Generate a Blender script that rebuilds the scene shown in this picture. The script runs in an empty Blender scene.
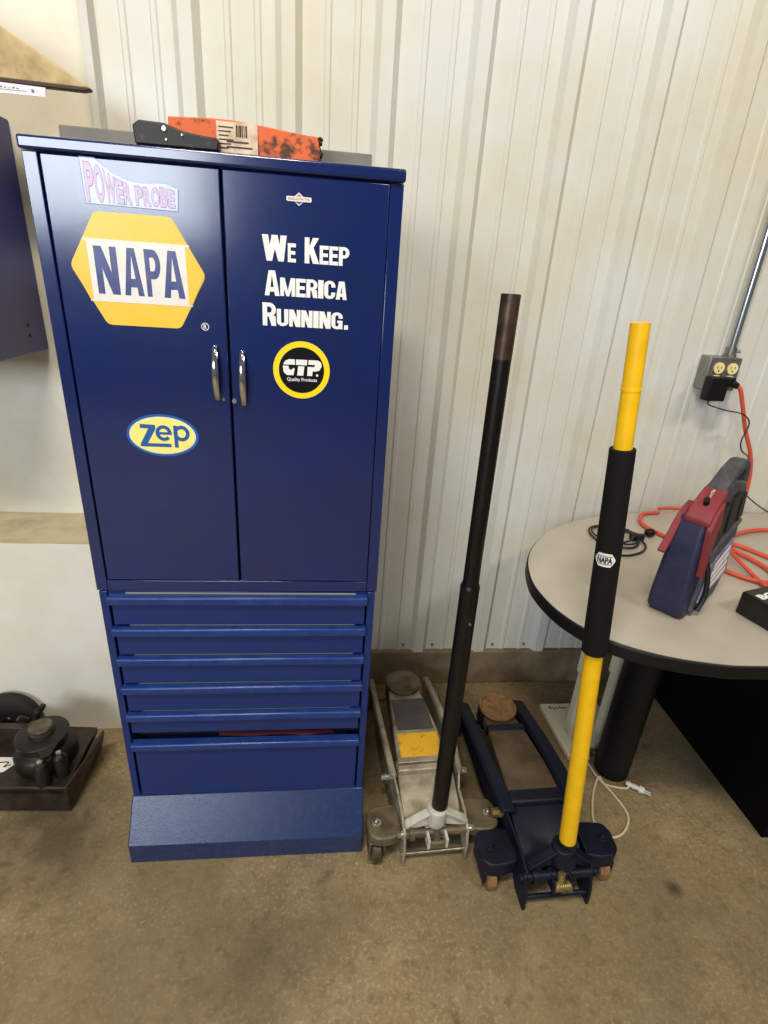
import bpy, bmesh, math, random
from mathutils import Vector, Matrix
random.seed(7)
PI = math.pi
SC = bpy.context.scene
COL = SC.collection

# ------------------------------------------------------------ camera
yaw, pitch, roll = 0.1210, 0.4088, 0.0699
cy, sy, cp, sp = math.cos(yaw), math.sin(yaw), math.cos(pitch), math.sin(pitch)
fw = Vector((sy*cp, cy*cp, -sp)); rt = Vector((cy, -sy, 0)); up = rt.cross(fw)
r2 = rt*math.cos(roll) + up*math.sin(roll)
u2 = -rt*math.sin(roll) + up*math.cos(roll)
cam = bpy.data.cameras.new('camera'); camo = bpy.data.objects.new('camera', cam); COL.objects.link(camo)
M = Matrix.Identity(4)
for i in range(3):
    M[i][0] = r2[i]; M[i][1] = u2[i]; M[i][2] = -fw[i]
M[0][3], M[1][3], M[2][3] = 0.4643, -1.006, 1.3899
camo.matrix_world = M
cam.sensor_fit = 'HORIZONTAL'; cam.sensor_width = 36; cam.lens = 538.3*36/768; cam.clip_start = 0.02
SC.camera = camo
# ------------------------------------------------------------ world, lights, exposure
w = bpy.data.worlds.new('world'); SC.world = w; w.use_nodes = True
w.node_tree.nodes['Background'].inputs[0].default_value = (1.0, 0.95, 0.88, 1)
w.node_tree.nodes['Background'].inputs[1].default_value = 0.13

def area(name, loc, target, sx, sy_, power, col):
    l = bpy.data.lights.new(name, 'AREA'); l.shape = 'RECTANGLE'; l.size = sx; l.size_y = sy_
    l.energy = power; l.color = col
    o = bpy.data.objects.new(name, l); COL.objects.link(o); o.location = loc
    o.rotation_euler = (Vector(target)-Vector(loc)).to_track_quat('-Z', 'Y').to_euler()
    return o
area('open_door_daylight', (-2.15, -5.0, 2.40), (0.2, 0.6, 1.4), 2.9, 1.4, 175, (0.84, 0.92, 1.0))
area('ceiling_lamp', (2.6, -1.9, 3.7), (1.2, 0.4, 0.8), 1.2, 0.3, 50, (1.0, 0.94, 0.84))
area('ceiling_lamp', (-0.1, -1.5, 3.8), (0.1, -0.3, 0.0), 1.2, 0.3, 92, (1.0, 0.91, 0.76))
SC.view_settings.view_transform = 'Standard'; SC.view_settings.look = 'None'
SC.view_settings.gamma = 1; SC.view_settings.use_curve_mapping = False
SC.view_settings.exposure = -0.10

# ------------------------------------------------------------ materials
def lin(c):
    return tuple((x/255/12.92 if x/255 <= .04045 else ((x/255+.055)/1.055)**2.4) for x in c)
def mat(name, c, rough=.5, metal=0., c2=None, scale=20, amt=.5, bump=0., bscale=200, coat=0., rvar=0., thr=(.4, .65), stretch=None, spec=.5):
    m = bpy.data.materials.new(name); m.use_nodes = True
    nt = m.node_tree; b = nt.nodes['Principled BSDF']
    b.inputs['Base Color'].default_value = (*lin(c), 1); b.inputs['Roughness'].default_value = rough
    b.inputs['Metallic'].default_value = metal; b.inputs['Coat Weight'].default_value = coat
    b.inputs['Coat Roughness'].default_value = .15
    b.inputs['Specular IOR Level'].default_value = spec
    tc = nt.nodes.new('ShaderNodeTexCoord'); src = tc.outputs['Object']
    if stretch:
        mp = nt.nodes.new('ShaderNodeMapping'); mp.inputs['Scale'].default_value = stretch
        nt.links.new(src, mp.inputs[0]); src = mp.outputs[0]
    if c2 is not None:
        n = nt.nodes.new('ShaderNodeTexNoise'); n.inputs['Scale'].default_value = scale; n.inputs['Detail'].default_value = 8; n.inputs['Roughness'].default_value = .65
        nt.links.new(src, n.inputs[0])
        mr = nt.nodes.new('ShaderNodeMapRange'); mr.inputs[1].default_value = thr[0]; mr.inputs[2].default_value = thr[1]; mr.inputs[4].default_value = amt
        nt.links.new(n.outputs[0], mr.inputs[0])
        mx = nt.nodes.new('ShaderNodeMix'); mx.data_type = 'RGBA'
        mx.inputs[6].default_value = (*lin(c), 1); mx.inputs[7].default_value = (*lin(c2), 1)
        nt.links.new(mr.outputs[0], mx.inputs[0]); nt.links.new(mx.outputs[2], b.inputs['Base Color'])
        if rvar:
            m2 = nt.nodes.new('ShaderNodeMapRange'); m2.inputs[3].default_value = rough; m2.inputs[4].default_value = rough+rvar
            nt.links.new(mr.outputs[0], m2.inputs[0]); nt.links.new(m2.outputs[0], b.inputs['Roughness'])
    if bump:
        n = nt.nodes.new('ShaderNodeTexNoise'); n.inputs['Scale'].default_value = bscale; n.inputs['Detail'].default_value = 4
        nt.links.new(src, n.inputs[0])
        bp = nt.nodes.new('ShaderNodeBump'); bp.inputs['Strength'].default_value = bump; bp.inputs['Distance'].default_value = .002
        nt.links.new(n.outputs[0], bp.inputs['Height']); nt.links.new(bp.outputs[0], b.inputs['Normal'])
    return m

def floor_mat():
    m = mat('stained_concrete', (150, 132, 98), .62, bump=.35, bscale=60)
    nt = m.node_tree; b = nt.nodes['Principled BSDF']; tc = nt.nodes['Texture Coordinate']
    prev = None
    def noise(sc, lo, hi, col, amt, prev, det=8, rg=.6, off=0):
        n = nt.nodes.new('ShaderNodeTexNoise'); n.inputs['Scale'].default_value = sc; n.inputs['Detail'].default_value = det; n.inputs['Roughness'].default_value = rg
        mp = nt.nodes.new('ShaderNodeMapping'); mp.inputs['Location'].default_value = (off, off*.7, 0)
        nt.links.new(tc.outputs['Object'], mp.inputs[0]); nt.links.new(mp.outputs[0], n.inputs[0])
        mr = nt.nodes.new('ShaderNodeMapRange'); mr.inputs[1].default_value = lo; mr.inputs[2].default_value = hi; mr.inputs[4].default_value = amt
        nt.links.new(n.outputs[0], mr.inputs[0])
        mx = nt.nodes.new('ShaderNodeMix'); mx.data_type = 'RGBA'
        if prev is None: mx.inputs[6].default_value = (*lin((144, 124, 86)), 1)
        else: nt.links.new(prev, mx.inputs[6])
        mx.inputs[7].default_value = (*lin(col), 1); nt.links.new(mr.outputs[0], mx.inputs[0])
        return mx.outputs[2]
    p = noise(3.2, .42, .68, (120, 108, 86), .75, None)
    p = noise(9, .48, .75, (176, 158, 122), .5, p, off=3)
    p = noise(38, .5, .66, (104, 88, 60), .6, p, off=5)
    p = noise(110, .52, .66, (190, 174, 138), .45, p, off=9)
    p = noise(170, .58, .68, (92, 76, 52), .6, p, off=21)
    p = noise(15, .60, .70, (86, 68, 44), .65, p, off=13)
    p = noise(1.6, .45, .6, (112, 98, 70), .55, p, off=31)
    # oil and tyre stains with shapes of their own
    for (x, y, r, col, a) in [(-.22, .02, .20, (58, 48, 34), .75), (.33, -.30, .17, (76, 64, 44), .55), (.52, -.20, .10, (84, 72, 50), .35), (.82, .30, .32, (40, 30, 20), .8), (1.38, -.20, .03, (40, 30, 20), .7), (1.75, .1, .3, (100, 92, 72), .4)]:
        g = nt.nodes.new('ShaderNodeVectorMath'); g.operation = 'DISTANCE'; g.inputs[1].default_value = (x, y, 0)
        n = nt.nodes.new('ShaderNodeTexNoise'); n.inputs['Scale'].default_value = 9; n.inputs['Detail'].default_value = 6
        nt.links.new(tc.outputs['Object'], n.inputs[0]); nt.links.new(tc.outputs['Object'], g.inputs[0])
        ad = nt.nodes.new('ShaderNodeMath'); ad.operation = 'MULTIPLY_ADD'; ad.inputs[1].default_value = r*1.4; nt.links.new(n.outputs[0], ad.inputs[0]); nt.links.new(g.outputs['Value'], ad.inputs[2])
        mr = nt.nodes.new('ShaderNodeMapRange'); mr.inputs[1].default_value = r*1.75; mr.inputs[2].default_value = r*.9; mr.inputs[3].default_value = 0; mr.inputs[4].default_value = a
        nt.links.new(ad.outputs[0], mr.inputs[0])
        mx = nt.nodes.new('ShaderNodeMix'); mx.data_type = 'RGBA'; nt.links.new(p, mx.inputs[6]); mx.inputs[7].default_value = (*lin(col), 1)
        nt.links.new(mr.outputs[0], mx.inputs[0]); p = mx.outputs[2]
    nt.links.new(p, b.inputs['Base Color'])
    return m

M_ = {}
M_['floor'] = floor_mat()
M_['wall'] = mat('white_ribbed_steel', (212, 212, 207), .38, 0, c2=(204, 196, 166), scale=2.2, amt=.75, bump=.05, bscale=8, coat=.1)
M_['plaster'] = mat('white_painted_wall', (234, 230, 216), .6, 0, c2=(206, 196, 170), scale=3, amt=.6, bump=.1, bscale=40)
M_['pony'] = mat('painted_concrete', (240, 236, 224), .55, 0, c2=(214, 204, 176), scale=2.2, amt=.55, bump=.15, bscale=30)
M_['ledge'] = mat('dusty_ledge', (200, 188, 156), .7, 0, c2=(150, 132, 98), scale=14, amt=.5)
M_['stem'] = mat('bare_concrete', (136, 120, 94), .8, 0, c2=(92, 76, 54), scale=7, amt=.8, bump=.3, bscale=50)
M_['blue'] = mat('navy_gloss_enamel', (5, 31, 92), .17, 0, c2=(8, 28, 72), scale=6, amt=.6, bump=.06, bscale=45, coat=1., rvar=.10)
M_['blue_low'] = mat('navy_satin_enamel', (14, 42, 106), .34, 0, c2=(24, 46, 94), scale=9, amt=.6, bump=.05, bscale=80, coat=.1)
M_['blue_lip'] = mat('navy_pale_pull', (26, 54, 122), .3, 0, c2=(50, 76, 140), scale=30, amt=.5)  # lighter blue than the drawer fronts, with paler mottling
M_['blue_kick'] = mat('navy_scuffed_kick', (28, 46, 90), .27, 0, c2=(54, 70, 110), scale=60, amt=.4, bump=.22, bscale=300, thr=(.45, .7))
M_['void'] = mat('dark_interior', (10, 10, 14), .8)
M_['pale'] = mat('pale_metal_rail', (150, 150, 132), .5)
M_['red'] = mat('red_shop_rag', (80, 14, 30), .8)
M_['chrome'] = mat('chrome', (225, 225, 228), .12, 1)
M_['yellow_st'] = mat('yellow_vinyl', (244, 194, 42), .32, 0, c2=(238, 206, 96), scale=12, amt=.4)
M_['white_st'] = mat('white_vinyl', (232, 230, 224), .32, 0, c2=(210, 204, 190), scale=40, amt=.4)
M_['blue_ink'] = mat('blue_ink', (48, 58, 122), .32, 0, c2=(92, 96, 150), scale=30, amt=.5, coat=.3)
M_['white_ink'] = mat('white_ink', (238, 238, 236), .4)
M_['black_ink'] = mat('black_ink', (10, 8, 14), .45, spec=.2)
M_['bright_y'] = mat('bright_yellow_vinyl', (250, 218, 30), .35)
M_['zep_blue'] = mat('medium_blue_ink', (36, 92, 164), .35)
M_['zep_y'] = mat('pale_yellow_vinyl', (250, 240, 140), .35, c2=(255, 224, 90), scale=40, amt=.5)
M_['pp_bg'] = mat('faded_glare_sticker', (186, 196, 232), .3, c2=(206, 208, 232), scale=50, amt=.6, coat=.3)  # faded sticker, lightened further: door glare painted into its colour
M_['pp_ink'] = mat('faded_glare_ink', (214, 184, 216), .4, c2=(206, 206, 234), scale=60, amt=.6)  # lettering paled by the same glare put into the ink
M_['pp_edge'] = mat('faded_blue_ink', (104, 124, 178), .35)
M_['bs_red'] = mat('red_ink', (214, 96, 116), .35)
M_['grey'] = mat('grey_board', (122, 118, 112), .7, c2=(100, 96, 88), scale=20, amt=.5)
M_['orange'] = mat('orange_carton', (226, 108, 52), .7, c2=(200, 86, 40), scale=30, amt=.5)
M_['orange_dirty'] = mat('greasy_orange_carton', (216, 102, 54), .7, c2=(58, 44, 32), scale=26, amt=.95, thr=(.54, .62))
M_['label'] = mat('stained_paper_label', (222, 204, 178), .7, c2=(170, 120, 90), scale=60, amt=.6)
M_['grease'] = mat('greasy_black_steel', (22, 14, 12), .45, .1, c2=(110, 84, 66), scale=60, amt=.5, thr=(.6, .75))
M_['silver'] = mat('worn_silver_paint', (176, 168, 148), .42, .35, c2=(112, 98, 74), scale=16, amt=.8, bump=.1, bscale=60)
M_['silver_dark'] = mat('grimy_steel', (112, 100, 78), .5, .3, c2=(48, 40, 28), scale=18, amt=.85, bump=.15, bscale=60)
M_['bolt'] = mat('zinc_bolt', (190, 186, 170), .3, .9, c2=(120, 108, 84), scale=80, amt=.6)
M_['brass'] = mat('brass_bolt', (170, 152, 96), .45, .6, c2=(60, 50, 34), scale=90, amt=.8)
M_['dirt_top'] = mat('dusty_brown_steel', (100, 82, 60), .6, .2, c2=(66, 54, 42), scale=14, amt=.8, bump=.15, bscale=60)
M_['rust'] = mat('rusty_steel', (150, 104, 66), .55, .35, c2=(88, 56, 36), scale=45, amt=.8, bump=.3, bscale=90)
M_['wood_wheel'] = mat('worn_caster_tread', (150, 112, 70), .6, .2, c2=(90, 62, 36), scale=60, amt=.8)
M_['dusty_arm'] = mat('dusty_dark_steel', (86, 78, 74), .5, .2, c2=(60, 58, 70), scale=20, amt=.8)
M_['navy_jack'] = mat('grimy_navy_paint', (17, 22, 42), .5, 0, c2=(12, 12, 15), scale=12, amt=.8, spec=.3, bump=.08, bscale=50)
M_['black_steel'] = mat('black_handle_enamel', (11, 10, 10), .34, 0, c2=(30, 24, 20), scale=30, amt=.5, spec=.35, stretch=(4, 4, .6))
M_['bare_tip'] = mat('oily_bare_steel', (88, 70, 60), .4, .6, c2=(52, 40, 34), scale=30, amt=.8)
M_['yellow'] = mat('yellow_handle_paint', (250, 196, 14), .4, 0, c2=(226, 172, 12), scale=30, amt=.5, coat=.2)
M_['yellow_tag'] = mat('yellow_warning_label', (226, 172, 34), .5, 0, c2=(120, 88, 28), scale=50, amt=.8, thr=(.55, .68))
M_['foam'] = mat('black_foam', (15, 14, 15), .8, 0, spec=.25, bump=.2, bscale=400)
M_['laminate'] = mat('speckled_grey_laminate', (182, 174, 160), .42, 0, c2=(166, 156, 140), scale=4, amt=.7, bump=.03, bscale=200)
M_['black'] = mat('black_plastic', (14, 14, 15), .5, 0, spec=.3)
M_['black_panel'] = mat('black_laminate_panel', (6, 5, 7), .8, spec=.1)
M_['leg'] = mat('black_leg_enamel', (15, 15, 18), .5, 0, spec=.3)
M_['js_blue'] = mat('dusty_navy_plastic', (22, 27, 60), .55, 0, c2=(48, 50, 76), scale=25, amt=.5, bump=.1)
M_['js_grey'] = mat('dusty_charcoal_plastic', (54, 54, 62), .6, 0, c2=(98, 94, 92), scale=30, amt=.6)
M_['js_red'] = mat('dusty_red_plastic', (134, 42, 52), .6, 0, c2=(104, 40, 46), scale=25, amt=.5)
M_['js_label'] = mat('scuffed_lavender_label', (150, 150, 190), .4, 0, c2=(70, 66, 90), scale=40, amt=.9)
M_['cord_o'] = mat('orange_cord_jacket', (208, 84, 56), .5)
M_['cord_k'] = mat('black_cord_jacket', (20, 18, 18), .45)
M_['cord_w'] = mat('off_white_cord_jacket', (206, 196, 166), .5)
M_['galv'] = mat('galvanized_steel', (150, 148, 142), .38, .75, c2=(118, 114, 108), scale=60, amt=.6)
M_['conduit'] = mat('conduit_steel', (176, 180, 184), .25, .9)
M_['ivory'] = mat('ivory_receptacle', (240, 226, 160), .4)
M_['cream'] = mat('cream_plastic', (232, 226, 206), .45, 0, c2=(206, 194, 164), scale=12, amt=.5)
M_['bj'] = mat('oily_black_iron', (36, 32, 29), .42, .3, c2=(18, 15, 13), scale=22, amt=.8, bump=.15, bscale=60)
M_['bj_tray'] = mat('oily_brown_steel_plate', (66, 54, 44), .45, .3, c2=(26, 21, 18), scale=16, amt=.85, bump=.2, bscale=60, thr=(.35, .6))
M_['tan'] = mat('tan_chipped_board', (196, 174, 130), .8, 0, c2=(150, 122, 82), scale=22, amt=.7, bump=.4, bscale=50)
M_['dark_edge'] = mat('dark_brown_edge', (58, 38, 30), .6)
M_['paper'] = mat('printed_paper', (224, 224, 232), .6)
M_['navy_wall'] = mat('navy_wall_cabinet', (26, 32, 112), .4, 0, c2=(20, 24, 84), scale=8, amt=.5, coat=.2)
M_['dark_matte'] = mat('brown_black_matte', (30, 26, 22), .8)  # matte brown-black of the wheel-shaped form at lower left
M_['trimw'] = mat('white_trim_steel', (206, 204, 196), .4)

# ------------------------------------------------------------ mesh builder
def smooth_path(pts, k=8):
    P = [Vector(p) for p in pts]; out = []
    Q = [P[0]*2-P[1]] + P + [P[-1]*2-P[-2]]
    for i in range(1, len(Q)-2):
        a, b, c, d = Q[i-1:i+3]
        for j in range(k):
            t = j/k
            out.append(.5*((2*b)+(c-a)*t+(2*a-5*b+4*c-d)*t*t+(3*b-a-3*c+d)*t**3))
    out.append(P[-1]); return out
class MB:
    def __init__(s): s.v = []; s.f = []; s.m = []
    def add(s, vs, fs, m=0):
        n = len(s.v); s.v += [tuple(v) for v in vs]
        for f in fs: s.f.append([i+n for i in f]); s.m.append(m)
        return s
    def box(s, x0, x1, y0, y1, z0, z1, m=0):
        vs = [(x, y, z) for x in (x0, x1) for y in (y0, y1) for z in (z0, z1)]
        return s.add(vs, [(0,1,3,2),(4,6,7,5),(0,4,5,1),(2,3,7,6),(0,2,6,4),(1,5,7,3)], m)
    def prism(s, pts, axis, a0, a1, m=0):
        n = len(pts)
        def q(p, a):
            if axis == 'x': return (a, p[0], p[1])
            if axis == 'y': return (p[0], a, p[1])
            return (p[0], p[1], a)
        vs = [q(p, a0) for p in pts]+[q(p, a1) for p in pts]
        fs = [list(range(n)), list(range(2*n-1, n-1, -1))]+[(i, (i+1) % n, n+(i+1) % n, n+i) for i in range(n)]
        return s.add(vs, fs, m)
    def cyl(s, p0, p1, r0, r1=None, n=24, m=0, cap=True):
        r1 = r0 if r1 is None else r1
        p0, p1 = Vector(p0), Vector(p1); d = (p1-p0).normalized()
        a = d.orthogonal().normalized(); b = d.cross(a)
        vs = []
        for p, r in ((p0, r0), (p1, r1)):
            for i in range(n):
                t = 2*PI*i/n; vs.append(p+(a*math.cos(t)+b*math.sin(t))*r)
        fs = [(i, (i+1) % n, n+(i+1) % n, n+i) for i in range(n)]
        if cap: fs += [list(range(n)), list(range(2*n-1, n-1, -1))]
        return s.add(vs, fs, m)
    def tube(s, pts, r, n=8, m=0, k=8, smooth=True):
        P = smooth_path(pts, k) if smooth else [Vector(p) for p in pts]
        vs = []; up_ = None
        for i, p in enumerate(P):
            d = (P[min(i+1, len(P)-1)]-P[max(i-1, 0)]).normalized()
            if up_ is None: up_ = d.orthogonal().normalized()
            else: up_ = (up_-d*up_.dot(d)).normalized()
            b = d.cross(up_)
            for j in range(n):
                t = 2*PI*j/n; vs.append(p+(up_*math.cos(t)+b*math.sin(t))*r)
        fs = [(i*n+j, i*n+(j+1) % n, (i+1)*n+(j+1) % n, (i+1)*n+j) for i in range(len(P)-1) for j in range(n)]
        fs += [list(range(n)), list(range((len(P)-1)*n, len(P)*n))]
        return s.add(vs, fs, m)
    def lathe(s, prof, c=(0, 0, 0), n=32, m=0, axis='z', arc=None):
        vs = []
        for (r, z) in prof:
            for i in range(n):
                t = 2*PI*i/n
                q = (r*math.cos(t), r*math.sin(t), z) if axis == 'z' else ((z, r*math.cos(t), r*math.sin(t)) if axis == 'x' else (r*math.cos(t), z, r*math.sin(t)))
                vs.append((c[0]+q[0], c[1]+q[1], c[2]+q[2]))
        k = len(prof)
        fs = [(i*n+j, i*n+(j+1) % n, (i+1)*n+(j+1) % n, (i+1)*n+j) for i in range(k-1) for j in range(n)]
        fs += [list(range(n)), list(range((k-1)*n, k*n))]
        return s.add(vs, fs, m)
    def xf(s, fn): s.v = [tuple(fn(Vector(v))) for v in s.v]; return s
WM = {}
def empty(name, loc, label, cat, rz=0, group=None):
    o = bpy.data.objects.new(name, None); COL.objects.link(o); o.location = loc; o.rotation_euler = (0, 0, rz)
    o.empty_display_size = .05
    WM[o.name] = Matrix.Translation(loc) @ Matrix.Rotation(rz, 4, 'Z')
    o['label'] = label; o['category'] = cat
    if group: o['group'] = group
    return o
def build(name, mb, mats, parent=None, world=True, bevel=0, ang=35, seg=2, label=None, cat=None, group=None, kind=None, flat=False):
    me = bpy.data.meshes.new(name)
    vs = mb.v; W = Matrix.Identity(4)
    if parent is not None:
        W = WM[parent.name]
        if world: I = W.inverted(); vs = [tuple(I @ Vector(v)) for v in vs]
    elif cat:   # top level single mesh: origin at its base
        c = Vector((sum(v[0] for v in vs)/len(vs), sum(v[1] for v in vs)/len(vs), min(v[2] for v in vs)))
        W = Matrix.Translation(c); vs = [tuple(Vector(v)-c) for v in vs]
    me.from_pydata(vs, [], mb.f)
    ml = mats if isinstance(mats, (list, tuple)) else [mats]
    for x in ml: me.materials.append(M_[x])
    for p, i in zip(me.polygons, mb.m): p.material_index = i
    b = bmesh.new(); b.from_mesh(me); bmesh.ops.recalc_face_normals(b, faces=b.faces); b.to_mesh(me); b.free()
    if not flat:
        me.polygons.foreach_set('use_smooth', [True]*len(me.polygons)); me.set_sharp_from_angle(angle=math.radians(ang))
    o = bpy.data.objects.new(name, me); COL.objects.link(o)
    if parent is not None: o.parent = parent
    elif cat: o.location = W.translation
    WM[o.name] = W
    if bevel:
        md = o.modifiers.new('bevel', 'BEVEL'); md.width = bevel; md.segments = seg; md.limit_method = 'ANGLE'; md.angle_limit = math.radians(40); md.harden_normals = False
    if label: o['label'] = label
    if cat: o['category'] = cat
    if group: o['group'] = group
    if kind: o['kind'] = kind
    return o
def struct(name, mb, mats, **k): return build(name, mb, mats, kind='structure', **k)
def rrect(x0, x1, y0, y1, r, n=5):
    out = []
    for cx, cy_, a in ((x1-r, y1-r, 0), (x0+r, y1-r, 90), (x0+r, y0+r, 180), (x1-r, y0+r, 270)):
        for i in range(n+1):
            t = math.radians(a+90*i/n); out.append((cx+r*math.cos(t), cy_+r*math.sin(t)))
    return out
def round_poly(pts, r, n=4):
    out = []; N = len(pts)
    for i in range(N):
        a, b, c = Vector(pts[i-1]), Vector(pts[i]), Vector(pts[(i+1) % N])
        d1 = (a-b).normalized(); d2 = (c-b).normalized()
        p0 = b+d1*r; p2 = b+d2*r
        for j in range(n+1):
            t = j/n; out.append(tuple(p0*(1-t)**2+b*2*t*(1-t)+p2*t*t))
    return out
def ellipse(cx, cz, rx, rz, n=48): return [(cx+rx*math.cos(2*PI*i/n), cz+rz*math.sin(2*PI*i/n)) for i in range(n)]

_tc = {}
def text2d(s, bold=0., spacing=1.):
    key = (s, bold, spacing)
    if key in _tc: return _tc[key]
    c = bpy.data.curves.new('txt', 'FONT'); c.body = s; c.size = 1; c.offset = bold; c.space_character = spacing; c.resolution_u = 4
    o = bpy.data.objects.new('txt', c); COL.objects.link(o)
    dg = bpy.context.evaluated_depsgraph_get(); dg.update()
    me = bpy.data.meshes.new_from_object(o.evaluated_get(dg))
    vs = [(v.co.x, v.co.y) for v in me.vertices]; fs = [list(p.vertices) for p in me.polygons]
    bpy.data.objects.remove(o); bpy.data.curves.remove(c); bpy.data.meshes.remove(me)
    x0 = min(v[0] for v in vs); x1 = max(v[0] for v in vs); y0 = min(v[1] for v in vs); y1 = max(v[1] for v in vs)
    vs = [((a-x0)/(x1-x0), (b-y0)/(y1-y0)) for a, b in vs]
    _tc[key] = (vs, fs); return _tc[key]
def put_text(mb, s, fn, m=0, bold=.02, spacing=1.):
    """fn maps unit text square (u, v) to a 3-D point"""
    vs, fs = text2d(s, bold, spacing)
    mb.add([fn(u, v) for u, v in vs], fs, m)
def rect_fn(x0, x1, z0, z1, y, shear=0): return lambda u, v: (x0+(x1-x0)*u+shear*v, y, z0+(z1-z0)*v)

# ------------------------------------------------------------ the setting
fl = MB().box(-3.5, 4.5, -6.5, .9, -.1, 0); struct('floor', fl, 'floor')
# ribbed steel wall: one profile swept upward
Yf = .590
prof = []
x = -.066-.2286*0
xs = []
k = 0
X0 = -.066
prof.append((X0, Yf))
while k < 13:
    b = X0+.2286*k
    prof += [(b+.050, Yf), (b+.054, Yf-.0035), (b+.064, Yf-.0035), (b+.068, Yf), (b+.118, Yf), (b+.122, Yf-.0035), (b+.132, Yf-.0035), (b+.136, Yf),
             (b+.1666, Yf), (b+.1820, Yf-.019), (b+.2130, Yf-.019), (b+.2286, Yf)]
    k += 1
prof2 = prof + [(prof[-1][0], Yf+.05), (X0, Yf+.05)]
wb = MB().prism(prof2, 'z', .145, 3.6)
struct('wall_back', wb, 'wall', flat=True)
struct('wall_left', MB().box(-3.5, -.098, Yf-.006, Yf+.05, .60, 3.6), 'plaster')
tr = MB().prism([(-.099, Yf), (-.099, Yf-.010), (-.092, Yf-.010), (-.088, Yf-.024), (-.074, Yf-.024), (-.066, Yf), (-.066, Yf+.02), (-.099, Yf+.02)], 'z', .66, 3.6)
struct('trim_1', tr, 'trimw', flat=True)
pw = MB().box(-3.5, .40, .382, .66, 0, .668, 0); pw.box(-3.5, .40, .382, .66, .668, .6705, 1)
struct('wall_concrete', pw, ['pony', 'ledge'])
st = MB().box(.40, 4.5, .570, .70, 0, .146); struct('baseboard_back', st, 'stem', bevel=.004)
# screws along the steel's lower edge
proto = None
where = ['nearest the blue cabinet', 'second from the blue cabinet', 'right beside the black handle', 'right of the black handle', 'midway between handle and table', 'nearest the table edge', 'under the table']
q_ = 0
for k in range(1, 12):
    for dx in (-.085, .022):
        xx = X0+.2286*k+dx
        if xx < .6 or xx > 1.30: continue
        if proto is None:
            s_ = MB().lathe([(.0001, -.006), (.0030, -.0055), (.0042, -.003), (.0052, -.001), (.0052, .0)], (xx, Yf, .166), 12, axis='y')
            c = proto = build('wall_screw', s_, 'silver_dark', cat='screw', group='screws along the bottom of the ribbed wall', label='x'); px0 = xx
        else:
            c = proto.copy(); COL.objects.link(c); c.location.x += xx-px0
        c['label'] = 'dark screw head at the foot of the ribbed wall, ' + where[q_]; q_ += 1
# ------------------------------------------------------------ tall blue cabinet
W, H, D = .5824, 1.552, .345
cab = empty('tool_cabinet', (W/2, .15, 0), 'tall navy blue steel tool cabinet with two stickered doors above six drawers', 'cabinet')
b = MB()
b.box(.004, W-.004, .022, D, .758, 1.531, 1)
b.box(0, .022, 0, D, .760, 1.532).box(W-.022, W, 0, D, .760, 1.532)
b.box(.022, W-.022, 0, .03, .760, .7845)
b.box(.022, W-.022, .004, .03, 1.531, 1.534)
build('upper_body', b, ['blue', 'void'], cab, bevel=.0016)
b = MB().box(-.002, W+.002, -.007, D+.002, 1.533, H)
build('lid', b, 'blue', cab, bevel=.004, seg=3)
b = MB(); b.box(.006, W-.006, .03, D, .150, .757, 1)
b.box(.003, .019, 0, D, .150, .7575).box(W-.019, W-.003, 0, D, .150, .7575)
b.box(.019, W-.019, .004, D, .748, .7575)
build('lower_body', b, ['blue_low', 'void'], cab, bevel=.0015)
b = MB().prism([(0, .158), (-.068, .064), (-.067, 0), (.30, 0), (.30, .158)], 'x', .0, W)
build('kick_base', b, 'blue_kick', cab, bevel=.003)
# drawers
tops = [.751, .671, .592, .512, .431, .339]; bots = [.676, .597, .517, .436, .368, .1605]
for i, (t, bo) in enumerate(zip(tops, bots)):
    d = MB().box(.0255, W-.0235, -.003, .018, bo, t-.012)
    dr = build('drawer', d, 'blue_low', cab, bevel=.0015)
    lip = MB().prism([(-.003, t-.0235), (-.0125, t-.0205), (-.0150, t-.003), (-.012, t), (.010, t-.002), (.010, t-.0235)], 'x', .021, W-.0195)
    build('drawer_pull', lip, 'blue_lip', dr, bevel=.003, seg=3)
    bx = MB().box(.05, W-.05, .018, .028, bo, t-.01)
    build('drawer_box', bx, 'blue_low', dr)
    if i < 5:
        rl = MB().box(.055, W-.045, .002, .0085, t-.0005, t+.0022)
        build('liner_edge', rl, 'pale', dr)
    if i == 5:
        rg = MB().tube([(.22, .026, t-.006), (.30, .020, t-.003), (.37, .025, t-.006), (.43, .018, t-.002), (.47, .025, t-.008), (.50, .026, t-.012)], .008, 8)
        build('red_rag_edge', rg, 'red', dr, label='dark red cloth showing in the open gap')

# doors with their stickers
dl = build('door', MB().box(.0255, .2895, -.0015, .019, .7865, 1.5305), 'blue', cab, bevel=.002)
dr_ = build('door', MB().box(.2935, .5595, -.0015, .019, .7865, 1.5305), 'blue', cab, bevel=.002)
Y0 = -.0015
_lk = [0]
def layer(mb, pts, k, m):
    _lk[0] = (_lk[0]+1) % 5
    mb.prism(pts, 'y', Y0-.0003*k-.00004*_lk[0], Y0+.0002, m)
# NAPA hexagon
s = MB(); cx = .1530
hexp = [(.0935, 1.4575), (.2115, 1.4575), (.2600, 1.3735), (.2130, 1.288), (.0935, 1.288), (.0465, 1.3775)]
layer(s, round_poly(hexp[::-1], .008), 1, 0)
layer(s, [(.0700, 1.4185), (.2360, 1.4185), (.2352, 1.3245), (.0715, 1.3245)], 2, 1)
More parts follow.
